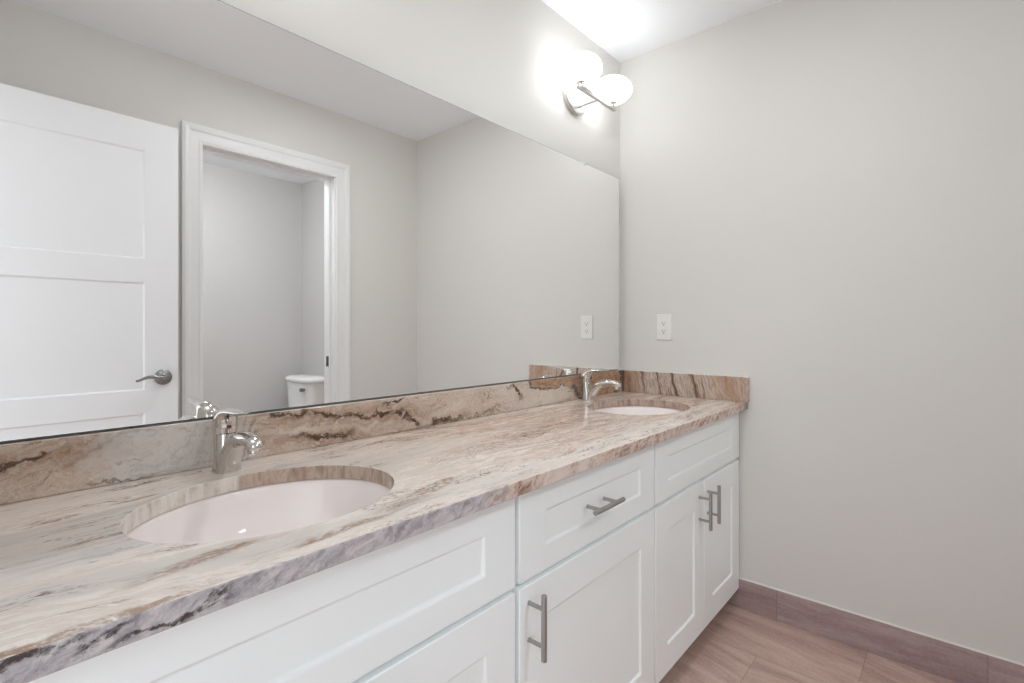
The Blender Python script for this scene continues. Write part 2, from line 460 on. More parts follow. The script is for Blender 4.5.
def tube(bm, pts, r, n=12, cap=True):
    pts = [Vector(p) for p in pts]
    rr = r if isinstance(r, (list, tuple)) else [r] * len(pts)
    up = None
    rings = []
    for i, p in enumerate(pts):
        d = (pts[min(i + 1, len(pts) - 1)] - pts[max(i - 1, 0)]).normalized()
        if up is None:
            up = Vector((0, 0, 1)) if abs(d.z) < 0.9 else Vector((1, 0, 0))
        u = d.cross(up).normalized()
        v = u.cross(d).normalized()
        up = v
        rings.append(ring(p, u, v, rr[i], rr[i], n))
    return loft(bm, rings, True, cap, cap)


def pathloft(bm, st, n=24, p=2.0):
    """stations (y, z, half width in x, half thickness in the path's normal), path in the y-z plane"""
    rings = []
    for i, (y, z, a, b) in enumerate(st):
        y0, z0 = st[max(i - 1, 0)][:2]
        y1, z1 = st[min(i + 1, len(st) - 1)][:2]
        t = Vector((0, y1 - y0, z1 - z0)).normalized()
        nrm = Vector((1, 0, 0)).cross(t).normalized()
        rings.append(ring((0, y, z), (1, 0, 0), nrm, a, b, n, p))
    return loft(bm, rings)


def obj(name, bm, mat, parent=None, bev=0.0, smooth=False, seg=2, mats=None, angle=35, world=True):
    """link bm as ONE object. Geometry given in world space when world=True (moved under its parent)."""
    bmesh.ops.recalc_face_normals(bm, faces=bm.faces)
    if parent is not None and world:
        bmesh.ops.transform(bm, matrix=wm(parent).inverted(), verts=bm.verts)
    me = bpy.data.meshes.new(name)
    bm.to_mesh(me)
    bm.free()
    for m in (mats or [mat]):
        me.materials.append(m)
    o = bpy.data.objects.new(name, me)
    COL.objects.link(o)
    if parent is not None:
        o.parent = parent
    if bev:
        md = o.modifiers.new('bevel', 'BEVEL')
        md.width = bev
        md.segments = seg
        md.limit_method = 'ANGLE'
        md.angle_limit = radians(40)
    if smooth or bev:
        me.shade_smooth()
        md = o.modifiers.new('smooth', 'EDGE_SPLIT') if False else None
        try:
            me.set_sharp_from_angle(angle=radians(angle))
        except Exception:
            pass
    return o


def wm(o):
    m = Matrix.LocRotScale(o.location, o.rotation_euler, o.scale)
    return wm(o.parent) @ m if o.parent else m


def thing(name, label, cat, loc=(0, 0, 0), group=None):
    o = bpy.data.objects.new(name, None)
    o.empty_display_size = 0.1
    COL.objects.link(o)
    o.location = loc
    o['label'] = label
    o['category'] = cat
    if group:
        o['group'] = group
    return o


def dup(root, loc, label):
    r = root.copy()
    COL.objects.link(r)
    r.location = loc
    r['label'] = label

    def rec(src, dst):
        for ch in list(src.children):
            c = ch.copy()
            COL.objects.link(c)
            c.parent = dst
            rec(ch, c)
    rec(root, r)
    return r


def struct(name, bm, mat, parent=None, **kw):
    o = obj(name, bm, mat, parent, **kw)
    if parent is None:
        o['kind'] = 'structure'
    return o


def B(*a):
    bm = bmesh.new()
    box(bm, *a)
    return bm


def frame_panel(bm, u0, u1, v0, v1, pu0, pu1, pv0, pv1, yf, th, dep, slope):
    """shaker front in the x-z plane facing -y: frame around one recessed panel"""
    def q(a, b, c, d, y):
        return [bm.verts.new(p) for p in ((a, y, c), (b, y, c), (b, y, d), (a, y, d))]
    o = q(u0, u1, v0, v1, yf)
    i = q(pu0, pu1, pv0, pv1, yf)
    s = q(pu0 + slope, pu1 - slope, pv0 + slope, pv1 - slope, yf + dep)
    bk = q(u0, u1, v0, v1, yf + th)
    for A, Bq in ((o, i), (i, s), (o, bk)):
        for j in range(4):
            k2 = (j + 1) % 4
            bm.faces.new((A[j], A[k2], Bq[k2], Bq[j]))
    bm.faces.new(s)
    bm.faces.new(bk)
    return bm


# ================================================================== THE SETTING
H = 2.44
XL = -2.245          # left wall (entry doorway)
YO = -1.599          # wall opposite the mirror
YC = -3.189          # far wall of the toilet room
WT = 0.115
struct('floor', B(-4.2, 0.1, YC - 0.1, 0.1, -0.05, 0.0), M['floor'])
struct('ceiling', B(XL - WT, 0.1, YC - 0.1, 0.1, H, H + 0.05), M['ceiling'])
struct('wall_back', B(XL - WT, 0.12, 0.0, 0.12, 0, H), M['wall'])
struct('wall_right', B(0.0, 0.12, YO, 0.0, 0, H), M['wall'])
# wall opposite the mirror, with the opening to the toilet room
OX0, OX1, OZ = -1.348, -0.600, 2.073
bm = bmesh.new()
box(bm, XL - WT, OX0, YO - WT, YO, 0, H)
box(bm, OX1, 0.12, YO - WT, YO, 0, H)
box(bm, OX0, OX1, YO - WT, YO, OZ, H)
struct('wall_opposite', bm, M['wall'])
# left wall with the entry opening
DY0, DY1, DZ = -1.432, -0.615, 2.06
bm = bmesh.new()
box(bm, XL - WT, XL, YO, DY0, 0, H)
box(bm, XL - WT, XL, DY1, 0.0, 0, H)
box(bm, XL - WT, XL, DY0, DY1, DZ, H)
struct('wall_left', bm, M['wall'])
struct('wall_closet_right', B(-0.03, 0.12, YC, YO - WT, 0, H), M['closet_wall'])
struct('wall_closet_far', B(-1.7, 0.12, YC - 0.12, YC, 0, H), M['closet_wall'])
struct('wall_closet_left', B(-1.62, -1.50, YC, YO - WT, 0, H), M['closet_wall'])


def casing_profile():
    # (across the face from the opening outwards, projection)
    return [(0.0, 0.0), (0.0, 0.012), (0.012, 0.015), (0.020, 0.013), (0.054, 0.014), (0.062, 0.019), (0.077, 0.021), (0.090, 0.017), (0.090, 0.0)]


def casing(name, x0, x1, z1, yw, sgn):
    """mitred U-shaped casing on a wall face at y = yw, projecting to sgn*y"""
    bm = bmesh.new()
    pr = casing_profile()
    path = []
    path.append([(x0 - a, yw + sgn * p, 0.0) for a, p in pr])
    path.append([(x0 - a, yw + sgn * p, z1 + a) for a, p in pr])
    path.append([(x1 + a, yw + sgn * p, z1 + a) for a, p in pr])
    path.append([(x1 + a, yw + sgn * p, 0.0) for a, p in pr])
    loft(bm, path)
    return struct(name, bm, M['trim'])


casing('trim_1', -1.324, -0.613, 2.053, YO, 1)
casing('trim_2', -1.324, -0.613, 2.053, YO - WT, -1)
# jamb lining the opening with a door stop
bm = bmesh.new()
for (a, b) in ((OX0, OX0 + 0.018), (OX1 - 0.018, OX1)):
    box(bm, a, b, YO - WT, YO, 0, OZ)
box(bm, OX0 + 0.018, OX1 - 0.018, YO - WT, YO, OZ - 0.018, OZ)
ys0, ys1 = YO - 0.078, YO - 0.043
box(bm, OX0 + 0.018, OX0 + 0.029, ys0, ys1, 0, OZ - 0.018)
box(bm, OX1 - 0.029, OX1 - 0.018, ys0, ys1, 0, OZ - 0.018)
box(bm, OX0 + 0.029, OX1 - 0.029, ys0, ys1, OZ - 0.029, OZ - 0.018)
jamb = struct('trim_3', bm, M['trim'], bev=0.001)
# hinges on the left jamb, latch plate on the right one
for zc in (1.86, 1.03, 0.22):
    bm = bmesh.new()
    box(bm, OX0 + 0.0175, OX0 + 0.0195, YO - 0.037, YO - 0.003, zc - 0.044, zc + 0.044)
    lathe(bm, [(0.0055, zc - 0.045), (0.0055, zc + 0.045)], (OX0 + 0.0235, YO - 0.004, 0), 'z', 12)
    h = obj('hinge', bm, M['dark_metal'], jamb)
    h['label'] = 'dark metal hinge on white jamb'
bm = bmesh.new()
box(bm, OX1 - 0.0305, OX1 - 0.0285, ys0 + 0.003, ys1 - 0.003, 0.925, 0.985)
h = obj('latch_plate', bm, M['dark_metal'], jamb, bev=0.0006)
h['label'] = 'dark metal latch plate'

# tiled base on the right wall and white base on the painted walls
bm = B(-0.011, 0.0, YO, -0.475, 0, 0.1195)
br = struct('baseboard_right', bm, M['basetile'], bev=0.001)
bm = bmesh.new()
loft(bm, [[(0.0, y, 0.1190), (-0.0100, y, 0.1190), (-0.0080, y, 0.1208), (-0.003, y, 0.1218), (0.0, y, 0.1222)] for y in (YO, -0.475)])
obj('caulk_bead', bm, M['caulk'], br)
struct('baseboard_opposite', B(-0.533, -0.011, YO, YO + 0.011, 0, 0.1195), M['basetile'], bev=0.001)
struct('baseboard_closet', B(-1.5, -0.03, YC, YC + 0.011, 0, 0.1195), M['basetile'], bev=0.001)

# ------------------------------------------------------------------ entry door, standing open against the opposite wall
def panel_door(bm, x0, x1, z0, z1, ya, yb, panels, dep, slope):
    """door leaf with recessed panels on both faces"""
    xs = [x0, x0 + 0.122, x1 - 0.122, x1]
    zs = [z0] + [v for p in panels for v in p] + [z1]
    G = {}
    for y, s in ((yb, 1), (ya, -1)):
        for i, x in enumerate(xs):
            for j, z in enumerate(zs):
                G[s, i, j] = bm.verts.new((x, y, z))
        for i in range(3):
            for j in range(len(zs) - 1):
                o = [G[s, i, j], G[s, i + 1, j], G[s, i + 1, j + 1], G[s, i, j + 1]]
                if i == 1 and j % 2 == 1:
                    n = [bm.verts.new((p.co.x + slope * (1 if q in (0, 3) else -1), y - s * dep, p.co.z + slope * (1 if q < 2 else -1))) for q, p in enumerate(o)]
                    for q in range(4):
                        r = (q + 1) % 4
                        bm.faces.new((o[q], o[r], n[r], n[q]))
                    bm.faces.new(n)
                else:
                    bm.faces.new(o)
    J = len(zs) - 1
    for i in range(3):
        for j in (0, J):
            bm.faces.new((G[1, i, j], G[1, i + 1, j], G[-1, i + 1, j], G[-1, i, j]))
    for j in range(J):
        for i in (0, 3):
            bm.faces.new((G[1, i, j], G[1, i, j + 1], G[-1, i, j + 1], G[-1, i, j]))


bm = bmesh.new()
YD = -1.398
panel_door(bm, XL + 0.004, -1.482, 0.012, 2.033, YD - 0.035, YD, [(0.22, 0.790), (0.889, 1.345), (1.444, 1.905)], 0.006, 0.007)
door = struct('door_1', bm, M['door'])
# lever handle
hx, hz = -1.540, 0.940
bm = bmesh.new()
lathe(bm, [(0.030, YD), (0.0335, YD + 0.003), (0.033, YD + 0.007), (0.027, YD + 0.011), (0.018, YD + 0.014), (0.0125, YD + 0.018), (0.0115, YD + 0.034), (0.0135, YD + 0.042), (0.012, YD + 0.052), (0.006, YD + 0.055)],
      (hx, 0, hz), 'y', 32)
hnd = obj('door_handle', bm, M['door_nickel'], door, smooth=True)
bm = bmesh.new()
pts = []
for i in range(15):
    t = i / 14
    pts.append((hx - 0.106 * t, YD + 0.045 + 0.004 * sin(pi * t), hz + 0.014 * sin(pi * min(1, t * 1.15)) * t - 0.010 * max(0, t - 0.55) ** 1.2 * 2))
rs = []
for i, p in enumerate(pts):
    t = i / 14
    d = (Vector(pts[min(i + 1, 14)]) - Vector(pts[max(i - 1, 0)])).normalized()
    u = Vector((0, 1, 0))
    v = d.cross(u).normalized()
    rs.append(ring(p, u, v, 0.0075 - 0.003 * t, 0.0095 - 0.005 * t, 14))
loft(bm, rs)
obj('lever', bm, M['door_nickel'], hnd, smooth=True)

# ================================================================== VANITY
YF = -0.555           # door fronts
ZT = 0.82             # underside of the top
def carcass(root, x0, x1):
    bm = bmesh.new()
    yb, yf = -0.004, YF + 0.0205
    box(bm, x0, x0 + 0.018, yf, yb, 0.085, ZT)
    box(bm, x1 - 0.018, x1, yf, yb, 0.085, ZT)
    box(bm, x0 + 0.018, x1 - 0.018, yf, yb, 0.085, 0.103)
    box(bm, x0 + 0.018, x1 - 0.018, yb - 0.008, yb, 0.103, ZT)
    obj('carcass', bm, M['cabinet_inside'], root)
    bm = bmesh.new()      # face frame
    y1 = yf + 0.019
    box(bm, x0 + 0.0005, x0 + 0.038, yf - 0.0005, y1, 0.086, ZT)
    box(bm, x1 - 0.038, x1 - 0.0005, yf - 0.0005, y1, 0.086, ZT)
    for a, b in ((0.086, 0.115), (0.595, 0.640), (0.785, ZT)):
        box(bm, x0 + 0.038, x1 - 0.038, yf - 0.0005, y1, a, b)
    obj('face_frame', bm, M['cabinet'], root)
    obj('toe_kick', B(x0, x1, -0.478, -0.460, 0.0, 0.085), M['toe'], root)


def bar_pull(parent, c, vertical, ln=0.135, out=0.040):
    x, z = c
    bm = bmesh.new()
    r = 0.006
    yb = YF - out
    ch = 0.0008
    prof = [(r - ch, -ln / 2), (r, -ln / 2 + ch), (r, ln / 2 - ch), (r - ch, ln / 2)]
    lathe(bm, prof, (x, yb, z), 'z' if vertical else 'x', 20)
    o = obj('handle', bm, M['steel'], parent, smooth=True)
    for s in (-1, 1):
        bm = bmesh.new()
        d = s * (ln / 2 - 0.029)
        px, pz = (x, z + d) if vertical else (x + d, z)
        lathe(bm, [(0.0045, yb), (0.0045, YF - 0.001), (0.0052, YF - 0.0008), (0.0052, YF)], (px, 0, pz), 'y', 16)
        obj('post', bm, M['steel'], o, smooth=True)
    return o


def front(name, root, x0, x1, z0, z1, sx, sz):
    bm = bmesh.new()
    frame_panel(bm, x0, x1, z0, z1, x0 + sx, x1 - sx, z0 + sz, z1 - sz, YF, 0.0200, 0.0060, 0.005)
    return obj(name, bm, M['cabinet'], root, bev=0.0022, seg=2)


DB, DT = 0.082, 0.611
FB, FT = 0.622, 0.808
def sink_base(x0, x1, label):
    root = thing('sink_base_cabinet', label, 'cabinet', ((x0 + x1) / 2, -0.27, 0))
    carcass(root, x0, x1)
    a, b = x0 + 0.004, x1 - 0.004
    front('false_drawer_front', root, a, b, FB, FT, 0.088, 0.054)
    mid = (a + b) / 2
    d1 = front('door', root, a, mid - 0.0015, DB, DT, 0.083, 0.085)
    bar_pull(d1, (mid - 0.048, 0.525), True)
    d2 = front('door', root, mid + 0.0015, b, DB, DT, 0.083, 0.085)
    bar_pull(d2, (mid + 0.034, 0.525), True)
    return root


sink_base(-0.786, -0.008, 'white shaker sink cabinet with two doors meeting at bar handles, against the right wall')
c = thing('drawer_cabinet', 'white shaker cabinet with one drawer above one door, between the two sink cabinets', 'cabinet', (-1.1, -0.27, 0))
carcass(c, -1.416, -0.786)
d = front('drawer', c, -1.409, -0.790, FB, FT, 0.088, 0.054)
bar_pull(d, (-1.117, 0.717), False)
d = front('door', c, -1.409, -0.790, DB, DT, 0.083, 0.085)
bar_pull(d, (-1.379, 0.535), True)
sink_base(-2.194, -1.418, 'white shaker sink cabinet nearest the camera, under the larger-looking left sink')
# filler strip beside the right wall and at the left end

# ------------------------------------------------------------------ worktop
SINKS = [(-1.800, -0.314), (-0.402, -0.304)]
SA, SB = 0.219, 0.180
ct = thing('countertop', 'long cream and brown veined stone worktop with low splashbacks, over the white cabinets', 'countertop', (-1.12, -0.29, 0.82))
cu = bpy.data.curves.new('top_outline', 'CURVE')
cu.dimensions = '2D'
cu.fill_mode = 'BOTH'
ch = 0.0025
def spl(pts):
    s = cu.splines.new('POLY')
    s.points.add(len(pts) - 1)
    for p, q in zip(s.points, pts):
        p.co = (q[0], q[1], 0, 1)
    s.use_cyclic_u = True
x0, x1, y0, y1 = XL + 0.001 + ch, -0.0005 - ch, -0.586 + ch, -0.0005 - ch
spl([(x0, y0), (x1, y0), (x1, y1), (x0, y1)])
for sx, sy in SINKS:
    spl([(sx + (SA + ch) * cos(-2 * pi * i / 96), sy + (SB + ch) * sin(-2 * pi * i / 96)) for i in range(96)])
cu.extrude = 0.015 - ch
cu.bevel_depth = ch
cu.bevel_resolution = 2
tmp = bpy.data.objects.new('tmp', cu)
COL.objects.link(tmp)
bpy.context.view_layer.update()
me = bpy.data.meshes.new_from_object(tmp.evaluated_get(bpy.context.evaluated_depsgraph_get()))
bm = bmesh.new()
bm.from_mesh(me)
bpy.data.objects.remove(tmp)
bpy.data.curves.remove(cu)
bmesh.ops.remove_doubles(bm, verts=bm.verts, dist=0.00005)
bmesh.ops.translate(bm, verts=bm.verts, vec=(0, 0, 0.835))
bmesh.ops.recalc_face_normals(bm, faces=bm.faces)
for f in bm.faces:
    cc = f.calc_center_median()
    inner = -0.56 < cc.y < -0.05 and -2.2 < cc.x < -0.05
    f.material_index = 0 if f.normal.z > 0.8 else (2 if inner else 1)
    f.smooth = False
slab = obj('slab', bm, None, ct, mats=[M['stone_top'], M['stone_edge'], M['stone_rim']])
bm = B(XL + 0.001, -0.0205, -0.0200, -0.0005, 0.8501, 0.952)
for f in bm.faces:
    f.normal_update()
    f.material_index = 1 if abs(f.normal.z) > 0.8 else 0
bs = obj('backsplash', bm, None, ct, bev=0.003, mats=[M['stone_splash'], M['stone_lit_edge']])
bs['label'] = 'tall strip of swirling brown and cream stone behind the taps'
bm = B(-0.0200, -0.0005, -0.592, -0.0005, 0.8501, 0.952)
for f in bm.faces:
    f.normal_update()
    f.material_index = 1 if abs(f.normal.z) > 0.8 else 0
ss = obj('side_splash', bm, None, ct, bev=0.002, mats=[M['stone_side'], M['stone_lit_edge']])
ss['label'] = 'short strip of upright brown and cream streaked stone against the right wall'

# ------------------------------------------------------------------ sinks
def make_sink(cx, cy, label):
    root = thing('undermount_sink', label, 'sink', (cx, cy, 0.68), None)
    bm = bmesh.new()
    rings = []
    N = 64
    # outside rim -> lip -> inner bowl to the drain, then the outside shell back up
    prof = [(1.12, 0.8195), (1.035, 0.8195), (1.015, 0.8165), (1.003, 0.808), (0.975, 0.780), (0.925, 0.750), (0.83, 0.722), (0.66, 0.702), (0.40, 0.692), (0.115, 0.688)]
    for s, z in prof:
        rings.append([(cx + SA * s * cos(2 * pi * i / N), cy + SB * s * sin(2 * pi * i / N), z) for i in range(N)])
    for s, z in [(0.115, 0.670), (0.42, 0.676), (0.70, 0.688), (0.88, 0.710), (0.98, 0.745), (1.03, 0.79), (1.05, 0.807), (1.12, 0.807)]:
        rings.append([(cx + SA * s * cos(2 * pi * i / N), cy + SB * s * sin(2 * pi * i / N), z) for i in range(N)])
    R = loft(bm, rings, True, False, False)
    for i in range(N):
        j = (i + 1) % N
        bm.faces.new((R[-1][i], R[-1][j], R[0][j], R[0][i]))
    obj('basin', bm, M['porcelain'], root, smooth=True, angle=50)
    bm = bmesh.new()
    lathe(bm, [(0.0225, 0.686), (0.029, 0.6895), (0.030, 0.6915), (0.026, 0.6925), (0.019, 0.691), (0.018, 0.689)], (cx, cy, 0), 'z', 32)
    d = obj('drain', bm, M['chrome'], root, smooth=True)
    bm = bmesh.new()
    lathe(bm, [(0.016, 0.6895), (0.0165, 0.694), (0.012, 0.697), (0.004, 0.698)], (cx, cy, 0), 'z', 24)
    obj('stopper', bm, M['chrome'], d, smooth=True)
    bm = bmesh.new()
    lathe(bm, [(0.006, 0.0), (0.0105, 0.0), (0.0105, 0.002), (0.006, 0.002)], (cx, 0, 0.778), 'y', 20, cap0=False, cap1=False)
    bmesh.ops.translate(bm, verts=bm.verts, vec=(0, cy - SB * 0.972, 0))
    obj('overflow_ring', bm, M['chrome'], root, smooth=True)
    return root


make_sink(*SINKS[0], 'oval white sink set under the stone nearest the camera, in front of the left tap')
make_sink(*SINKS[1], 'oval white sink set under the stone at the far end beside the right wall')


# ------------------------------------------------------------------ single lever taps
def make_faucet(loc, label):
    root = thing('faucet', label, 'faucet', loc)
    # foot and upright column
    bm = bmesh.new()
    st = [(0.004, 0.000, 0.0270, 0.0255), (0.004, 0.004, 0.0272, 0.0257), (0.005, 0.012, 0.0250, 0.0235), (0.007, 0.030, 0.0226, 0.0205),
          (0.009, 0.052, 0.0218, 0.0190), (0.010, 0.072, 0.0222, 0.0195), (0.010, 0.078, 0.0215, 0.0188)]
    pathloft(bm, st, 32)
    obj('body', bm, M['chrome'], root, smooth=True, world=False, angle=60)
    # swept spout
    bm = bmesh.new()
    st = [(-0.008, 0.0010, 0.0245, 0.0180), (-0.011, 0.014, 0.0226, 0.0182), (-0.019, 0.032, 0.0208, 0.0176), (-0.033, 0.052, 0.0198, 0.0165), (-0.052, 0.068, 0.0195, 0.0152),
          (-0.074, 0.0775, 0.0192, 0.0142), (-0.098, 0.0806, 0.0188, 0.0134), (-0.120, 0.0790, 0.0178, 0.0126), (-0.137, 0.0745, 0.0160, 0.0112), (-0.147, 0.0705, 0.0125, 0.0085), (-0.151, 0.0685, 0.0070, 0.0045)]
    pathloft(bm, st, 28)
    sp = obj('spout', bm, M['chrome'], root, smooth=True, world=False, angle=60)
    bm = bmesh.new()
    prof = [(0.0098, 0.0), (0.0112, -0.002), (0.0112, -0.012), (0.0098, -0.0145), (0.0085, -0.0145), (0.0080, -0.012)]
    lathe(bm, prof, (0, 0, 0), 'z', 24)
    bmesh.ops.rotate(bm, verts=bm.verts, cent=(0, 0, 0), matrix=Matrix.Rotation(radians(-18), 3, 'X'))
    bmesh.ops.translate(bm, verts=bm.verts, vec=(0, -0.131, 0.0685))
    obj('aerator', bm, M['chrome'], sp, smooth=True, world=False)
    # domed handle with the lever running forward
    bm = bmesh.new()
    st = [(0.010, 0.0772, 0.0222, 0.0200), (0.0115, 0.0890, 0.0243, 0.0232), (0.0105, 0.0995, 0.0240, 0.0236), (0.0050, 0.1110, 0.0222, 0.0205),
          (-0.006, 0.1205, 0.0195, 0.0128), (-0.020, 0.1252, 0.0172, 0.0080), (-0.038, 0.1270, 0.0155, 0.0056), (-0.058, 0.1275, 0.0140, 0.0044),
          (-0.078, 0.1285, 0.0122, 0.0036), (-0.094, 0.1305, 0.0098, 0.0030), (-0.100, 0.1315, 0.0055, 0.0020)]
    pathloft(bm, st, 28)
    hd = obj('handle', bm, M['chrome'], root, smooth=True, world=False, angle=70)
    bm = bmesh.new()
    lathe(bm, [(0.0010, -0.0152), (0.0036, -0.0146), (0.0044, -0.0130), (0.0044, -0.0100)], (0, 0, 0.0935), 'y', 20)
    o = obj('temperature_mark', bm, M['red'], hd, smooth=True, world=False)
    o['label'] = 'dark red temperature dot'
    return root


f1 = make_faucet((-1.795, -0.078, 0.8503), 'polished nickel single lever tap behind the near left sink')
f2 = dup(f1, (-0.392, -0.070, 0.8503), 'polished nickel single lever tap behind the far right sink')
for o in (f1, f2):
    o['group'] = 'single lever taps on the worktop'

# ------------------------------------------------------------------ wall mirror
MX0, MX1, MZ0, MZ1 = XL + 0.02, -0.0440, 0.9560, 1.8645
MY = -0.018           # mirror face, standing off the wall on its backing
mir = thing('wall_mirror', 'large frameless mirror covering the wall above the splashback', 'mirror', (-1.13, 0, MZ0))
bm = bmesh.new()
R4 = []
for e, f_, y in ((0.0, 0.0, MY + 0.0055), (0.0, 0.0, MY + 0.0008), (0.0008, 0.0014, MY)):
    R4.append([(MX0 + e, y, MZ0 + f_), (MX1 - e, y, MZ0 + f_), (MX1 - e, y, MZ1 - f_), (MX0 + e, y, MZ1 - f_)])
loft(bm, R4)
for f in bm.faces:
    f.material_index = 0 if f.calc_center_median().y < MY + 0.0001 else 1
obj('glass', bm, None, mir, mats=[M['mirror'], M['mirror_edge']])
obj('backing', B(MX0 + 0.01, MX1 - 0.012, MY + 0.0057, -0.0003, MZ0 + 0.002, MZ1 - 0.006), M['slot'], mir)
for cx in (-0.345, -1.9):
    bm = bmesh.new()
    box(bm, cx - 0.007, cx + 0.007, MY - 0.0022, MY - 0.0003, MZ1 - 0.010, MZ1 + 0.0005)
    box(bm, cx - 0.007, cx + 0.007, MY - 0.0022, -0.0003, MZ1 + 0.0005, MZ1 + 0.004)
    cl = obj('mirror_clip', bm, M['plastic'], mir)
    cl['label'] = 'small clear clip at the top edge'

# ------------------------------------------------------------------ sconces
def make_sconce(loc, label):
    root = thing('wall_sconce', label, 'wall light', loc, 'two-globe wall lights over the mirror')
    # plate: shallow round dish on the wall
    bm = bmesh.new()
    lathe(bm, [(0.091, -0.0003), (0.091, -0.016), (0.088, -0.0195), (0.078, -0.0215), (0.056, -0.025), (0.030, -0.0275), (0.008, -0.028)], (-0.006, 0, 0.012), 'y', 56)
    obj('backplate', bm, M['plate'], root, smooth=True, world=False, angle=30)
    bz, by = -0.045, -0.116
    bm = bmesh.new()
    box(bm, -0.146, 0.136, by - 0.008, by + 0.008, bz - 0.008, bz + 0.008)
    bar = obj('crossbar', bm, M['nickel'], root, bev=0.001, world=False)
    bm = bmesh.new()
    rs = []
    for y, wv in ((-0.020, 0.012), (-0.030, 0.0085), (-0.070, 0.0075), (by, 0.0070)):
        rs.append([(x, y, bz + zz) for x, zz in ((-0.008, -wv), (0.008, -wv), (0.008, wv), (-0.008, wv))])
    loft(bm, rs)
    obj('arm', bm, M['nickel'], root, bev=0.001, world=False)
    for s in (-1, 1):
        gx = s * 0.121 - 0.006
        bm = bmesh.new()
        lathe(bm, [(0.0095, bz + 0.0065), (0.0095, bz + 0.010), (0.006, bz + 0.012), (0.006, bz + 0.016), (0.017, bz + 0.018), (0.018, bz + 0.021), (0.012, bz + 0.0235)], (gx, by, 0), 'z', 28)
        obj('holder', bm, M['chrome'], bar, smooth=True, world=False)
        # fluted flattened globe
        bm = bmesh.new()
        N, K = 96, 26
        rg = []
        zc = bz + 0.0215 + 0.0525
        for kx in range(1, K):
            th = -pi / 2 + pi * kx / K
            rr = 0.083 * cos(th) ** 0.92
            zz = zc + 0.054 * sin(th)
            fl = 0.012 * cos(th)
            rg.append([(gx + rr * (1 + fl * cos(24 * 2 * pi * i / N)) * cos(2 * pi * i / N), by + rr * (1 + fl * cos(24 * 2 * pi * i / N)) * sin(2 * pi * i / N), zz) for i in range(N)])
        loft(bm, rg)
        g = obj('glass_shade', bm, M['globe'], root, smooth=True, world=False, angle=80)
        g['label'] = 'glowing flattened white glass globe'
    return root


s1 = make_sconce((-0.392, 0, 2.142), 'two-globe wall light above the mirror by the right corner, both globes lit')
s2 = dup(s1, (-1.795, 0, 2.142), 'two-globe wall light over the left sink, its glow reaching the wall above the mirror')

# ------------------------------------------------------------------ added fill lights on the ceilings, out of view
def make_fill_dome(loc, strength, label, r=0.16):
    k = NT('fill_dome_glass')
    k.b.inputs['Emission Color'].default_value = (0.93, 0.98, 1.0, 1)
    k.put(k.b.inputs['Emission Strength'], k.math('MULTIPLY_ADD', k.noise(k.pos(), 8, 1), 0.2, strength))
    mg = k.out(lin((250, 249, 247)), 0.3)
    root = thing('added_fill_dome', label, 'ceiling light', loc)
    bm = bmesh.new()
    lathe(bm, [(r + 0.008, -0.0003), (r + 0.010, -0.012), (r + 0.006, -0.022), (r - 0.01, -0.024)], (0, 0, 0), 'z', 48)
    obj('canopy', bm, M['nickel'], root, smooth=True, world=False)
    bm = bmesh.new()
    lathe(bm, [(r * cos(a), -0.0245 - 0.055 * sin(a)) for a in [radians(v) for v in (0, 10, 20, 30, 40, 50, 60, 70, 80, 88)]], (0, 0, 0), 'z', 48)
    obj('glass_bowl', bm, mg, root, smooth=True, world=False)


def make_fill_can(loc, strength, label):
    k = NT('fill_downlight_lens')
    k.b.inputs['Emission Color'].default_value = (0.93, 0.98, 1.0, 1)
    k.put(k.b.inputs['Emission Strength'], k.math('MULTIPLY_ADD', k.noise(k.pos(), 8, 1), 0.2, strength))
    ml = k.out(lin((250, 249, 247)), 0.3)
    root = thing('added_fill_downlight', label, 'ceiling light', loc)
    bm = bmesh.new()
    lathe(bm, [(0.086, -0.0004), (0.108, -0.0004), (0.110, -0.004), (0.106, -0.008), (0.092, -0.010), (0.086, -0.009)], (0, 0, 0), 'z', 48, cap0=False, cap1=False)
    obj('trim_ring', bm, M['trim'], root, smooth=True, world=False)
    bm = bmesh.new()
    lathe(bm, [(0.086, -0.0030), (0.086, -0.0060), (0.060, -0.0068), (0.010, -0.0072)], (0, 0, 0), 'z', 40)
    obj('lens', bm, ml, root, smooth=True, world=False)


make_fill_can((-0.95, -0.78, H), FILL_CAN_STRENGTH, 'added unseen fill light, a round recessed fitting over the bathroom floor')  # unseen lamp added to lift the worktop, floor and cabinet fronts
make_fill_dome((-1.05, -2.25, H), CLOSET_FILL_STRENGTH, 'added unseen fill light, a round white glass dome in the toilet room')  # unseen lamp added to brighten the toilet room

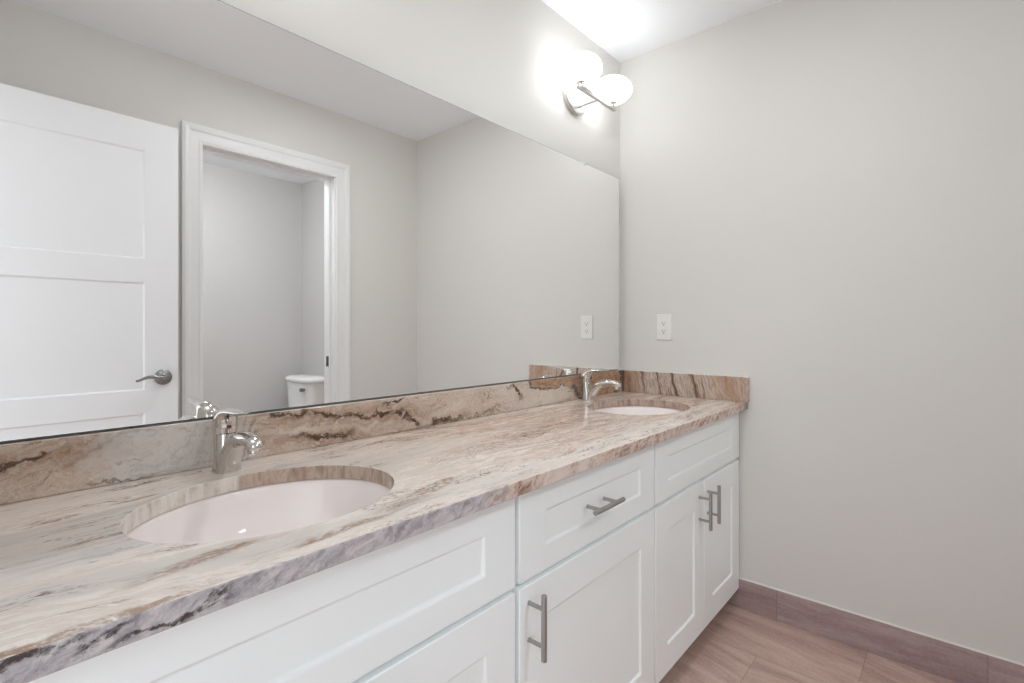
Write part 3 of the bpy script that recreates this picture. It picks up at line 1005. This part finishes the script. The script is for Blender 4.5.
# ------------------------------------------------------------------ outlet on the right wall
ol = thing('wall_outlet', 'white double power outlet on the right wall above the stone corner', 'outlet', (0, -0.2255, 1.16))
bm = bmesh.new()
yc, zc = -0.2255, 1.157
rs = []
for d, ins in ((0.0, 0.0), (0.0035, 0.0), (0.0055, 0.0025)):
    a, b = 0.0355 - ins, 0.0585 - ins
    rs.append([(-0.0002 - d, yc - a, zc - b), (-0.0002 - d, yc + a, zc - b), (-0.0002 - d, yc + a, zc + b), (-0.0002 - d, yc - a, zc + b)])
loft(bm, rs)
obj('cover_plate', bm, M['plastic'], ol, bev=0.0008)
bm = B(-0.0072, -0.0055, yc - 0.0165, yc + 0.0165, zc - 0.0335, zc + 0.0335)
rec = obj('receptacle', bm, M['plastic'], ol, bev=0.0008)
for s in (-1, 1):
    zz = zc + s * 0.0185
    for dy, hh in ((-0.0063, 0.0036), (0.0063, 0.0045)):
        obj('slot', B(-0.0076, -0.0071, yc + dy - 0.0009, yc + dy + 0.0009, zz + 0.002 - hh, zz + 0.002 + hh), M['slot'], rec)
    bm = bmesh.new()
    lathe(bm, [(0.0026, -0.0076), (0.0026, -0.0071)], (0, yc, zz - 0.0085), 'x', 14)
    obj('ground_hole', bm, M['slot'], rec)
for s in (-1, 1):
    bm = bmesh.new()
    lathe(bm, [(0.0032, -0.0066), (0.0034, -0.0057)], (0, yc, zc + s * 0.0485), 'x', 14)
    obj('screw', bm, M['plastic'], ol)

# ------------------------------------------------------------------ toilet, seen in the mirror through the doorway
XW = -0.03            # wall behind the tank
ty = -2.842
t = thing('toilet', 'white toilet with lidded tank in the small room beyond the white doorway', 'toilet', (XW - 0.3, ty, 0))
def rrect(cx, cy, a, b, z, p=5.0, n=40, bow=0.0):
    out = []
    for i in range(n):
        tt = 2 * pi * i / n
        c_, s_ = cos(tt), sin(tt)
        px = math.copysign(abs(c_) ** (2 / p), c_) * a
        py = math.copysign(abs(s_) ** (2 / p), s_) * b
        if px < 0:
            px -= bow * (1 - (py / b) ** 2)
        out.append((cx + px, cy + py, z))
    return out


tcx = XW - 0.115
bm = bmesh.new()
loft(bm, [rrect(tcx, ty, 0.080, 0.190, 0.385, 5, bow=0.015), rrect(tcx, ty, 0.086, 0.200, 0.42, 5, bow=0.018), rrect(tcx, ty, 0.092, 0.215, 0.60, 5, bow=0.022), rrect(tcx, ty, 0.095, 0.222, 0.718, 5, bow=0.025)])
obj('tank', bm, M['china'], t, smooth=True, angle=50)
bm = bmesh.new()
loft(bm, [rrect(tcx, ty, 0.097, 0.226, 0.718, 5, bow=0.026), rrect(tcx, ty, 0.104, 0.236, 0.724, 5, bow=0.028), rrect(tcx, ty, 0.105, 0.237, 0.742, 5, bow=0.028),
          rrect(tcx, ty, 0.098, 0.228, 0.754, 5, bow=0.027), rrect(tcx, ty, 0.07, 0.19, 0.764, 4, bow=0.02), rrect(tcx, ty, 0.03, 0.08, 0.768, 3, bow=0.01)])
obj('tank_lid', bm, M['china'], t, smooth=True, angle=60)
bm = bmesh.new()
lx = tcx - 0.095 - 0.020
lathe(bm, [(0.011, 0.0), (0.012, -0.006), (0.008, -0.012)], (lx + 0.006, ty + 0.150, 0.668), 'x', 18)
rs = []
for tt in (0.0, 0.2, 0.6, 0.9, 1.0):
    rs.append(ring((lx - 0.010 - 0.003 * tt, ty + 0.175 - 0.065 * tt, 0.668 - 0.003 * tt), (1, 0, 0), (0, 0, 1), 0.0055, 0.0150 * (1 if 0.1 < tt < 0.95 else 0.5), 12))
loft(bm, rs)
fl = obj('flush_lever', bm, M['door_nickel'], t, smooth=True)
fl['label'] = 'dark nickel flush lever'
bm = bmesh.new()
bx = XW - 0.43
rg = []
for z, a, b, dx in ((0.0, 0.27, 0.105, 0.10), (0.03, 0.265, 0.10, 0.10), (0.14, 0.22, 0.095, 0.09), (0.24, 0.23, 0.13, 0.05), (0.33, 0.265, 0.175, 0.02), (0.385, 0.28, 0.185, 0.015), (0.395, 0.275, 0.18, 0.015),
                    (0.395, 0.20, 0.125, -0.02), (0.36, 0.185, 0.115, -0.02), (0.28, 0.13, 0.08, -0.01), (0.22, 0.06, 0.04, 0.02)):
    rg.append(ring((bx + dx, ty, z), (1, 0, 0), (0, 1, 0), a, b, 40, 2.3))
loft(bm, rg)
obj('bowl', bm, M['china'], t, smooth=True, angle=60)
bm = bmesh.new()
rg = [ring((bx - 0.005, ty, z), (1, 0, 0), (0, 1, 0), a, b, 40, 2.3) for z, a, b in ((0.396, 0.235, 0.182), (0.399, 0.24, 0.186), (0.411, 0.24, 0.186), (0.418, 0.225, 0.172), (0.420, 0.12, 0.09))]
loft(bm, rg)
obj('seat_lid', bm, M['china'], t, smooth=True, angle=60)
